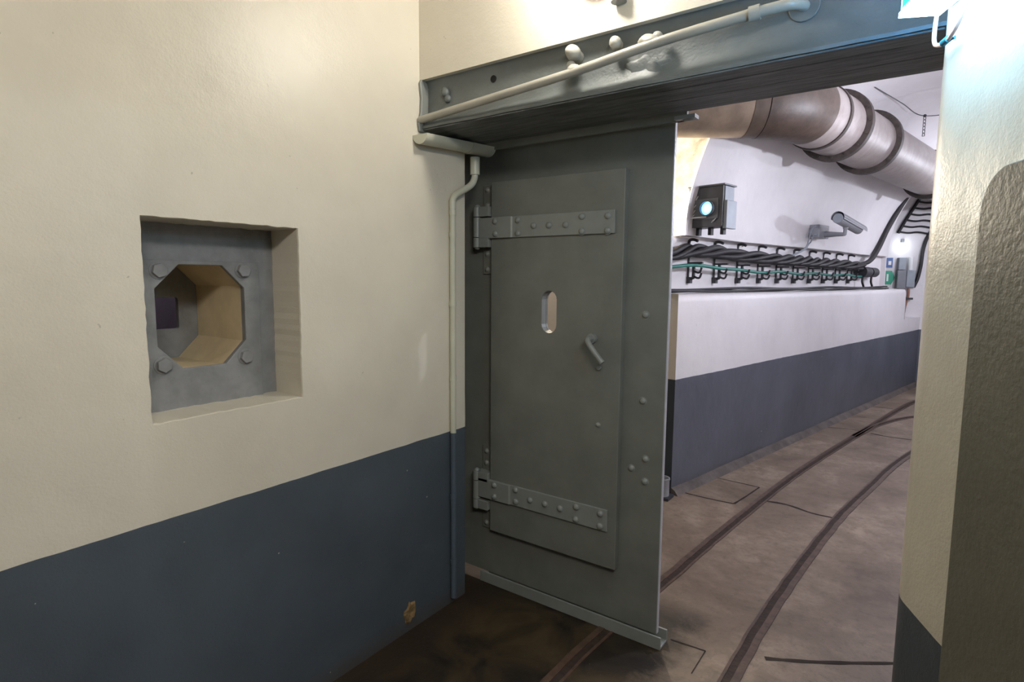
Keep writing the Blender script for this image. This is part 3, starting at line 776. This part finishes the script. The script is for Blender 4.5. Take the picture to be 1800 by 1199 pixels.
# ================================================================== TUNNEL: AIR DUCT
duct = thing('air_duct', TP(0.9, 0.49, 2.84), 'large ventilation duct with brown elbow and dark flange rings under the vault', 'duct')
AX, AZ, DR = 0.49, 2.84, 0.232
bm = nb(); tube(bm, [TP(s, AX, AZ) for s in frange(0.80, 7.0, 20)], DR, 48, caps=False); W('straight_duct', bm, M_duct, duct, smooth=True)
d0 = -T; d1 = Vector((-0.81, -0.58, 0)).normalized()
pts = []
p = TP(0.82, AX, AZ); K = 16; ang = math.acos(d0.dot(d1)); Rb = 0.62
pts.append(p)
cross = d0.cross(d1).z
for k in range(K):
    a = ang*(k+0.5)/K; sgn = 1 if cross > 0 else -1
    ca, sa = math.cos(a*sgn), math.sin(a*sgn)
    d = Vector((d0.x*ca-d0.y*sa, d0.x*sa+d0.y*ca, 0)); p = p+d*(Rb*ang/K); pts.append(p.copy())
bm = nb(); tube(bm, pts, DR+0.004, 48, caps=False); W('elbow', bm, M_brown, duct, smooth=True)
p2 = p+d1*0.10
bm = nb(); tube(bm, [p, p2], DR+0.002, 48, caps=False); W('joint_sleeve', bm, paint('brown_wrap_light', (0.10, 0.072, 0.055), 0.5, var=0.2, vs_=12), duct, smooth=True)
bm = nb(); tube(bm, [p2, p2+d1*2.2], DR, 48, caps=False); W('branch_duct', bm, paint('tan_duct', (0.26, 0.20, 0.15), 0.45, var=0.2, vs_=8), duct, smooth=True)
def ringm(s, r0, r1, wd, mat, nm):
    bm = nb(); K = 48; rings = []
    for (rr, ss) in ((r0, s-wd), (r1, s-wd), (r1, s+wd), (r0, s+wd)):
        rings.append([bm.verts.new(TP(ss, AX+rr*math.cos(2*math.pi*k/K), AZ+rr*math.sin(2*math.pi*k/K))) for k in range(K)])
    for i in range(4):
        a, b = rings[i], rings[(i+1) % 4]
        for k in range(K): bm.faces.new((a[k], a[(k+1) % K], b[(k+1) % K], b[k]))
    return W(nm, bm, mat, duct, smooth=True)
ringm(1.06, DR-0.002, DR+0.010, 0.022, M_ring, 'band')
for s in (1.43, 2.24, 4.5):
    o = ringm(s, DR-0.002, DR+0.045, 0.030, M_ring, 'flange_ring')
    for k in range(16):
        bm = nb()
        a = 2*math.pi*k/16; c = TP(s-0.030, AX+(DR+0.024)*math.cos(a), AZ+(DR+0.018)*math.sin(a)); tube(bm, [c, c-T*0.012], 0.009, 6)
        W('flange_bolt', bm, M_ring, o)
# hanger hook and wire by the ceiling
hk = thing('hanger_wire', TP(3.0, 0.8, 3.2), 'thin wire with hook and short chain hanging from the vault beside the duct', 'wire')
bm = nb(); tube(bm, spline([TP(1.9, 0.62, 3.215), TP(2.4, 0.70, 3.17), TP(2.75, 0.77, 3.12), TP(3.0, 0.95, 3.16), TP(3.1, 1.1, 3.25)], 6), 0.004, 6); W('wire', bm, M_iron, hk)
bm = nb()
for k in range(6):
    c = TP(2.78, 0.79, 3.10-0.03*k); g = 0.008
    tube(bm, [c+Vector((g, 0, 0.012)), c+Vector((g, 0, -0.012)), c+Vector((-g, 0, -0.012)), c+Vector((-g, 0, 0.012)), c+Vector((g, 0, 0.012))], 0.0035, 5)
sphere(bm, TP(2.78, 0.79, 3.12), 0.014); W('chain', bm, M_iron, hk)
# cracks and wires on vault
for (a, b, c2) in (((0.6, 15), (1.6, 16), 0.003), ((1.6, 19), (3.6, 15), 0.004)):
    pass

# ================================================================== TUNNEL: CABLES AND BRACKETS
bk = thing('cable_bracket', TP(0.45, -0.2, 1.6), None, 'cable bracket', 'black iron cable brackets along the tunnel wall')
def L_(s, n_, z): return TP(s+0.45, n_-0.2, z)
bm = nb(); boxf(bm, L_, (-0.008, 0.002, 1.62), (0.008, 0.012, 1.90)); W('wall_post', bm, M_iron, bk)
bm = nb(); boxf(bm, L_, (-0.011, 0.045, 1.615), (0.011, 0.062, 1.742)); W('front_post', bm, M_iron, bk)
bm = nb(); boxf(bm, L_, (-0.010, 0.012, 1.728), (0.010, 0.130, 1.742)); W('saddle', bm, M_iron, bk)
bm = nb(); tube(bm, spline([L_(0, 0.002, 1.890), L_(0, 0.012, 1.915), L_(0, 0.045, 1.918), L_(0, 0.080, 1.905)], 5), 0.012, 8); W('top_arm', bm, M_iron, bk, smooth=True)
bm = nb(); tube(bm, [L_(0, 0.0, 1.60), L_(0, 0.04, 1.615), L_(0, 0.06, 1.622)], 0.012, 8); boxf(bm, L_, (-0.018, 0.001, 1.575), (0.018, 0.035, 1.625)); W('foot_arm', bm, M_iron, bk)
for z in (1.672, 1.630):
    bm = nb(); tube(bm, spline([L_(0, 0.058, z), L_(0.0, 0.085, z-0.012), L_(0, 0.108, z-0.008), L_(0, 0.122, z+0.026)], 5), 0.0085, 8); W('hook', bm, M_iron, bk, smooth=True)
names = ['first bracket from the left, nearest the sliding door', 'second bracket from the left', 'third bracket from the left', 'fourth bracket from the left', 'fifth bracket from the left',
         'sixth bracket from the left', 'seventh bracket, just below the security camera', 'third bracket from the right end of the row', 'last but one bracket before the cable junction', 'last bracket of the row, beside the cable junction']
for i in range(10):
    o = bk if i == 0 else copy_tree(bk)
    o.location = TP(0.45+0.412*i, -0.2, 1.6)
    o['label'] = 'black iron cable bracket, '+names[i]
# twisted bundle of black cables
def cab_z(s): 
    tb = [(-0.6, 1.80), (0.05, 1.805), (0.4, 1.845), (0.75, 1.845), (1.1, 1.825), (2.3, 1.818), (4.1, 1.81), (4.5, 1.80)]
    for (a, za), (b, zb) in zip(tb, tb[1:]):
        if s <= b: t = (s-a)/(b-a); t = t*t*(3-2*t); return za+(zb-za)*t
    return tb[-1][1]
labs = ['thick black cable, topmost of the twisted bundle where it leaves the door edge', 'black cable twisted through the bundle, outermost toward the floor', 'black cable at the back of the twisted bundle against the wall', 'thinner black cable wound round the twisted bundle']
for k in range(4):
    bm = nb(); pts = []
    for s in frange(-0.5, 4.45, 220):
        a = 2*math.pi*k/4 + s*5.2 + 0.6*math.sin(s*2.3)
        R_ = 0.0345
        pts.append(TP(s, -0.120+R_*math.cos(a), cab_z(s)+R_*math.sin(a)-0.012))
    tube(bm, pts, 0.0242 if k < 3 else 0.019, 10)
    tag(W('power_cable', bm, M_black, smooth=True), labs[k], 'cable', 'black cables of the twisted bundle')
bm = nb()
tube(bm, [TP(s, -0.108, 1.688+(0.032*math.exp(-((s-0.55)/0.35)**2))+0.008*math.sin(s*7)-0.004*s) for s in frange(-0.5, 4.4, 80)], 0.0135, 12)
tag(W('green_cable', bm, M_green, smooth=True), 'green cable running through the lower hooks of the brackets', 'cable')
bm = nb()
for k, (dn, dz) in enumerate(((0, 0), (0.02, 0.004), (0.01, 0.018))):
    tube(bm, [TP(s, -0.10+dn+0.004*math.sin(2.2*s+k*2), 1.512+dz+0.006*math.sin(3*s+k*2.1)) for s in frange(-0.4, 5.45, 90)], 0.0105, 8)
ts = tag(W('ledge_cable', bm, M_black, smooth=True), 'thin black bundled cable lying on the ledge below the brackets', 'cable')
# junction boxes at the end of the row
jb = thing('cable_junction', TP(4.7, -0.13, 1.72), 'black cast cable junction at the right end of the bracket row', 'junction box')
bm = nb()
tube(bm, [TP(4.42, -0.12, 1.72), TP(4.68, -0.12, 1.72)], 0.066, 20); tube(bm, [TP(4.40, -0.12, 1.72), TP(4.44, -0.12, 1.72)], 0.076, 20); W('cylinder_body', bm, M_iron, jb, smooth=True)
bm = nb(); tube(bm, [TP(4.74, -0.12, 1.72), TP(4.96, -0.12, 1.72)], 0.062, 20); tube(bm, [TP(4.96, -0.12, 1.72), TP(5.03, -0.12, 1.72)], 0.03, 12); W('cylinder_body', bm, M_iron, jb, smooth=True)
bm = nb(); tube(bm, [TP(4.68, -0.12, 1.72), TP(4.74, -0.12, 1.72)], 0.045, 16); W('clamp_band', bm, M_boxlight, jb, smooth=True)
for s in (4.50, 4.85):
    bm = nb(); tube(bm, spline([TP(s, -0.12, 1.67), TP(s-0.01, -0.12, 1.60), TP(s+0.04, -0.12, 1.55), TP(s+0.03, -0.11, 1.525)], 5), 0.013, 8); W('tail_cable', bm, M_black, jb, smooth=True)
# thick black cables climbing the vault
rc_ = thing('rising_cable', TP(5.2, -0.1, 2.2), 'thick black cable run climbing the vault beside the security camera', 'cable')
for k in range(3):
    bm = nb(); dx = 0.035*k
    tube(bm, spline([TP(4.20+dx, -0.11, 1.80), TP(4.55+dx, -0.08, 1.86), TP(4.85+dx, -0.075, 2.03), TP(5.10+dx, -0.05, 2.30), TP(5.30+dx, 0.03, 2.60), TP(5.42+dx, 0.10, 2.80), TP(5.48+dx, 0.17, 2.93)], 8), 0.022, 10)
    W('cable_strand', bm, M_black, rc_, smooth=True)

# ================================================================== SIGNAL LAMP BOX
sb = thing('signal_box', TP(0.47, 0.0, 1.96), 'grey signal lamp box with glowing blue lens on the tunnel ledge', 'signal lamp')
bm = nb(); boxf(bm, TP, (0.36, -0.160, 2.000), (0.52, 0.120, 2.300)); W('housing', bm, M_boxdark, sb, bevel=0.004)
bm = nb(); boxf(bm, TP, (0.350, -0.165, 2.300), (0.54, 0.135, 2.312)); W('lid', bm, M_box, sb, bevel=0.002)
bm = nb(); boxf(bm, TP, (0.38, 0.1205, 2.13), (0.515, 0.126, 2.295)); W('side_panel', bm, M_boxlight, sb)
bm = nb(); boxf(bm, TP, (0.37, 0.1205, 1.985), (0.52, 0.150, 2.19)); W('side_box', bm, M_boxlight, sb, bevel=0.003)
bm = nb(); boxf(bm, TP, (0.352, -0.11, 2.06), (0.3595, 0.085, 2.21)); W('face_plate', bm, M_box, sb, bevel=0.002)
bm = nb(); c = TP(0.351, 0.005, 2.137)
K = 28
for (r0, r1, a0, a1) in ((0.050, 0.058, 0.0, -0.03),):
    r_ = [[bm.verts.new(c+T*aa+N*rr*math.cos(2*math.pi*k/K)+Vector((0, 0, rr*math.sin(2*math.pi*k/K)))) for k in range(K)] for rr, aa in ((r0, a0), (r1, a0), (r1, a1), (r0, a1))]
    for i in range(4):
        for k in range(K): bm.faces.new((r_[i][k], r_[i][(k+1) % K], r_[(i+1) % 4][(k+1) % K], r_[(i+1) % 4][k]))
W('lens_hood', bm, M_boxdark, sb, smooth=True)
bm = nb(); dome(bm, c, -T, 0.050, 0.016, 24, 5); W('lens', bm, M_lens, sb, smooth=True)
bm = nb(); dome(bm, c-T*0.004, -T, 0.036, 0.016, 24, 5); W('lens_core', bm, M_lensmid, sb, smooth=True)
for n_ in (-0.11, -0.01, 0.09):
    bm = nb(); boxf(bm, TP, (0.42, n_-0.013, 1.945), (0.46, n_+0.013, 2.005)); W('foot', bm, M_iron, sb)
for (n_, z, l) in ((-0.09, 2.275, .03), (-0.1, 2.235, .035), (-0.085, 2.22, .03), (-0.105, 2.12, .025), (-0.10, 2.16, .02), (-0.11, 2.09, .02), (0.05, 2.04, .02), (0.065, 2.05, .02)):
    bm = nb(); tube(bm, [TP(0.3508, n_-0.01, z-l/2), TP(0.3508, n_+0.008, z+l/2)], 0.0035, 5)
    W('paint_drip', bm, M_white, sb)
bm = nb(); tube(bm, spline([TP(0.33, -0.42, 2.078), TP(0.33, -0.2, 2.070), TP(0.33, -0.08, 2.072), TP(0.342, 0.0, 2.074)], 6), 0.0055, 8)
tag(W('white_wire', bm, M_white, smooth=True), 'thin pale wire crossing the front of the signal lamp box', 'wire')

# ================================================================== SECURITY CAMERA
cc = thing('security_camera', TP(2.85, -0.06, 2.1), 'grey bullet security camera on a bracket arm on the vault', 'camera')
bm = nb(); boxf(bm, TP, (2.66, -0.12, 2.045), (2.93, -0.015, 2.18)); W('mount_box', bm, M_cctv, cc, bevel=0.006)
bm = nb(); tube(bm, [TP(2.82, -0.02, 2.085), TP(2.78, 0.10, 2.08), TP(2.72, 0.205, 2.072)], [0.035, 0.024, 0.018], 12); tube(bm, [TP(2.72, 0.205, 2.068), TP(2.70, 0.215, 2.135)], 0.018, 12); sphere(bm, TP(2.70, 0.215, 2.135), 0.025); W('arm', bm, M_cctv, cc, smooth=True)
Cn, Cf = TP(2.45, 0.22, 2.208), TP(3.13, 0.22, 2.130)
bm = nb(); tube(bm, [Cn, Cn.lerp(Cf, 0.9)], 0.048, 20); W('camera_body', bm, M_cctv, cc, smooth=True)
axc = (Cf-Cn).normalized(); sd = axc.cross(Vector((0, 0, 1))).normalized(); upc = sd.cross(axc)
bm = nb(); A = []; B = []
for k in range(11):
    a = math.radians(-10+20*k); o = sd*math.cos(a)*0.06+upc*(0.006+math.sin(a)*0.060)
    A.append((Cn-axc*0.01+o, Cf+axc*0.03+o))
V1 = [[bm.verts.new(p_) for p_ in pr] for pr in A]; V2 = [[bm.verts.new(p_-upc*0.004) for p_ in pr] for pr in A]
for i in range(10):
    bm.faces.new((V1[i][0], V1[i][1], V1[i+1][1], V1[i+1][0])); bm.faces.new((V2[i][0], V2[i][1], V2[i+1][1], V2[i+1][0]))
W('sun_shield', bm, M_cctv, cc, smooth=True)
bm = nb(); tube(bm, [Cn-axc*0.006, Cn+axc*0.004], 0.044, 20); W('rear_cap', bm, M_boxlight, cc, bevel=0.002)
for k, (zz) in enumerate((2.16, 2.075)):
    bm = nb(); tube(bm, spline([TP(2.66, -0.04, zz), TP(2.60, -0.05, zz-0.01), TP(2.575+0.03*k, -0.07, zz-0.07), TP(2.575+0.03*k, -0.09, 1.98), TP(2.50+0.03*k, -0.10, 1.92), TP(2.25+0.04*k, -0.12, 1.85)], 6), 0.007, 8); W('lead_cable', bm, M_boxlight, cc, smooth=True)

# ================================================================== FAR END THINGS
def far_place():
    pass
# green hexagonal arrow sign and blue sign
sg = thing('green_sign', FP(0.25, 0.01, 1.55), 'small green arrow-shaped exit sign on the far tunnel wall', 'sign')
bm = nb(); prism(bm, [(0.13, 1.56), (0.27, 1.56), (0.315, 1.665), (0.27, 1.77), (0.13, 1.77)], lambda t, s, z: FP(s, t, z), 0.002, 0.012); W('sign_plate', bm, M_signg, sg)
bm = nb(); boxf(bm, FP, (0.20, 0.013, 1.61), (0.225, 0.015, 1.72)); W('sign_figure', bm, M_white, sg)
sg = thing('blue_sign', FP(0.24, 0.01, 1.8), 'small blue sign above the green arrow sign on the far wall', 'sign')
bm = nb(); boxf(bm, FP, (0.16, 0.002, 1.82), (0.27, 0.012, 1.97)); W('sign_plate', bm, M_signb, sg)
bm = nb(); boxf(bm, FP, (0.21, 0.013, 1.86), (0.25, 0.015, 1.92)); W('sign_figure', bm, M_white, sg)
eb = thing('electrical_box', FP(0.42, 0.1, 1.5), 'grey electrical cabinet with round canister on the far tunnel wall', 'electrical box')
bm = nb(); boxf(bm, FP, (0.32, 0.002, 1.50), (0.44, 0.10, 1.78)); W('cabinet', bm, M_box, eb, bevel=0.005)
bm = nb(); boxf(bm, FP, (0.33, 0.002, 1.785), (0.43, 0.09, 1.97)); W('upper_cabinet', bm, M_boxlight, eb, bevel=0.005)
bm = nb(); boxf(bm, FP, (0.445, 0.002, 1.52), (0.56, 0.10, 1.78)); W('side_cabinet', bm, M_boxlight, eb, bevel=0.005)
bm = nb(); tube(bm, [FP(0.50, 0.05, 1.782), FP(0.50, 0.05, 1.98)], 0.035, 14); W('canister', bm, M_white, eb, smooth=True)
fl = thing('wall_lamp', FP(0.37, 0.08, 2.05), 'small bright white lamp above the far electrical cabinet', 'lamp')
bm = nb(); boxf(bm, FP, (0.35, 0.002, 2.20), (0.39, 0.06, 2.25)); W('lamp_bracket', bm, M_box, fl)
bm = nb(); sphere(bm, FP(0.37, 0.07, 2.14), 0.042, (1, 1, 1.2)); W('lamp_glass', bm, M_star, fl, smooth=True)
point('far_lamp_light', FP(0.37, 0.25, 2.14), 1.2, (0.85, 0.92, 1.0), 0.05)
# ladder-like cable loops
cl = thing('cable_rack', FP(0.5, 0.1, 2.5), 'ladder of looped dark cables on the vault above the far lamp', 'cable rack')
def fz(z):                       # wall offset at height z
    for (a, za), (b, zb) in zip(FPROF, FPROF[1:]):
        if z <= zb: return a+(b-a)*(z-za)/(zb-za)
    return FPROF[-1][0]
for k in range(6):
    z = 2.36+0.085*k; s0 = 0.30+0.032*k
    bm = nb(); tube(bm, spline([FP(s0, fz(z)+0.03, z), FP(s0+0.12, fz(z)+0.03, z-0.02), FP(s0+0.25, fz(z)+0.03, z-0.01), FP(s0+0.42, fz(z)+0.03, z-0.04), FP(s0+0.6, fz(z)+0.03, z-0.05)], 5), 0.014, 8)
    W('rung_cable', bm, M_black, cl, smooth=True)
bm = nb(); tube(bm, [FP(0.285+0.034*k, fz(2.34+0.09*k)+0.03, 2.34+0.09*k) for k in range(7)], 0.022, 8); W('side_cable', bm, M_black, cl, smooth=True)
bm = nb(); tube(bm, spline([FP(0.80, 0.12, 2.5), FP(0.70, 0.06, 2.30), FP(0.655, 0.04, 2.1), FP(0.64, 0.04, 1.85), FP(0.61, 0.04, 1.65), FP(0.565, 0.04, 1.52)], 6), 0.026, 10)
tag(W('drop_cable', bm, M_black, smooth=True), 'thick black cable dropping down the wall right of the electrical cabinet', 'cable')
bp_ = thing('drain_pipe', FP(0.48, 0.04, 1.1), 'short brown pipe with black clamp below the electrical cabinet', 'pipe')
bm = nb(); tube(bm, spline([FP(0.50, 0.05, 1.50), FP(0.50, 0.05, 1.38), FP(0.47, 0.05, 1.22), FP(0.46, 0.05, 1.10)], 5), 0.018, 8); W('pipe_run', bm, M_copper, bp_, smooth=True)
bm = nb(); boxf(bm, FP, (0.44, 0.03, 1.33), (0.56, 0.08, 1.36)); W('clamp', bm, M_iron, bp_)

# steel cup on the floor against the low wall
cp = thing('pipe_stub', TP(0.0, 0, 0), 'short open steel pipe stub standing on the floor at the wall corner', 'pipe stub')
cpos = Vector((-1.50, 4.02, 0))
bm = nb(); K = 24
rr = [(0.052, 0.0), (0.052, 0.135), (0.056, 0.14), (0.056, 0.150), (0.046, 0.150), (0.044, 0.02)]
rg = [[bm.verts.new(cpos+Vector((r*math.cos(2*math.pi*k/K), r*math.sin(2*math.pi*k/K), z))) for k in range(K)] for r, z in rr]
for a, b in zip(rg, rg[1:]):
    for k in range(K): bm.faces.new((a[k], a[(k+1) % K], b[(k+1) % K], b[k]))
bm.faces.new(rg[0]); bm.faces.new(rg[-1])
W('stub_wall', bm, paint('dull_steel', (0.30, 0.31, 0.33), 0.4), cp, smooth=True)
bm = nb(); box(bm, tuple(cpos+Vector((-0.07, -0.06, 0))), tuple(cpos+Vector((0.07, 0.06, 0.02)))); W('base_plate', bm, M_iron, cp)
bpy.context.view_layer.update()
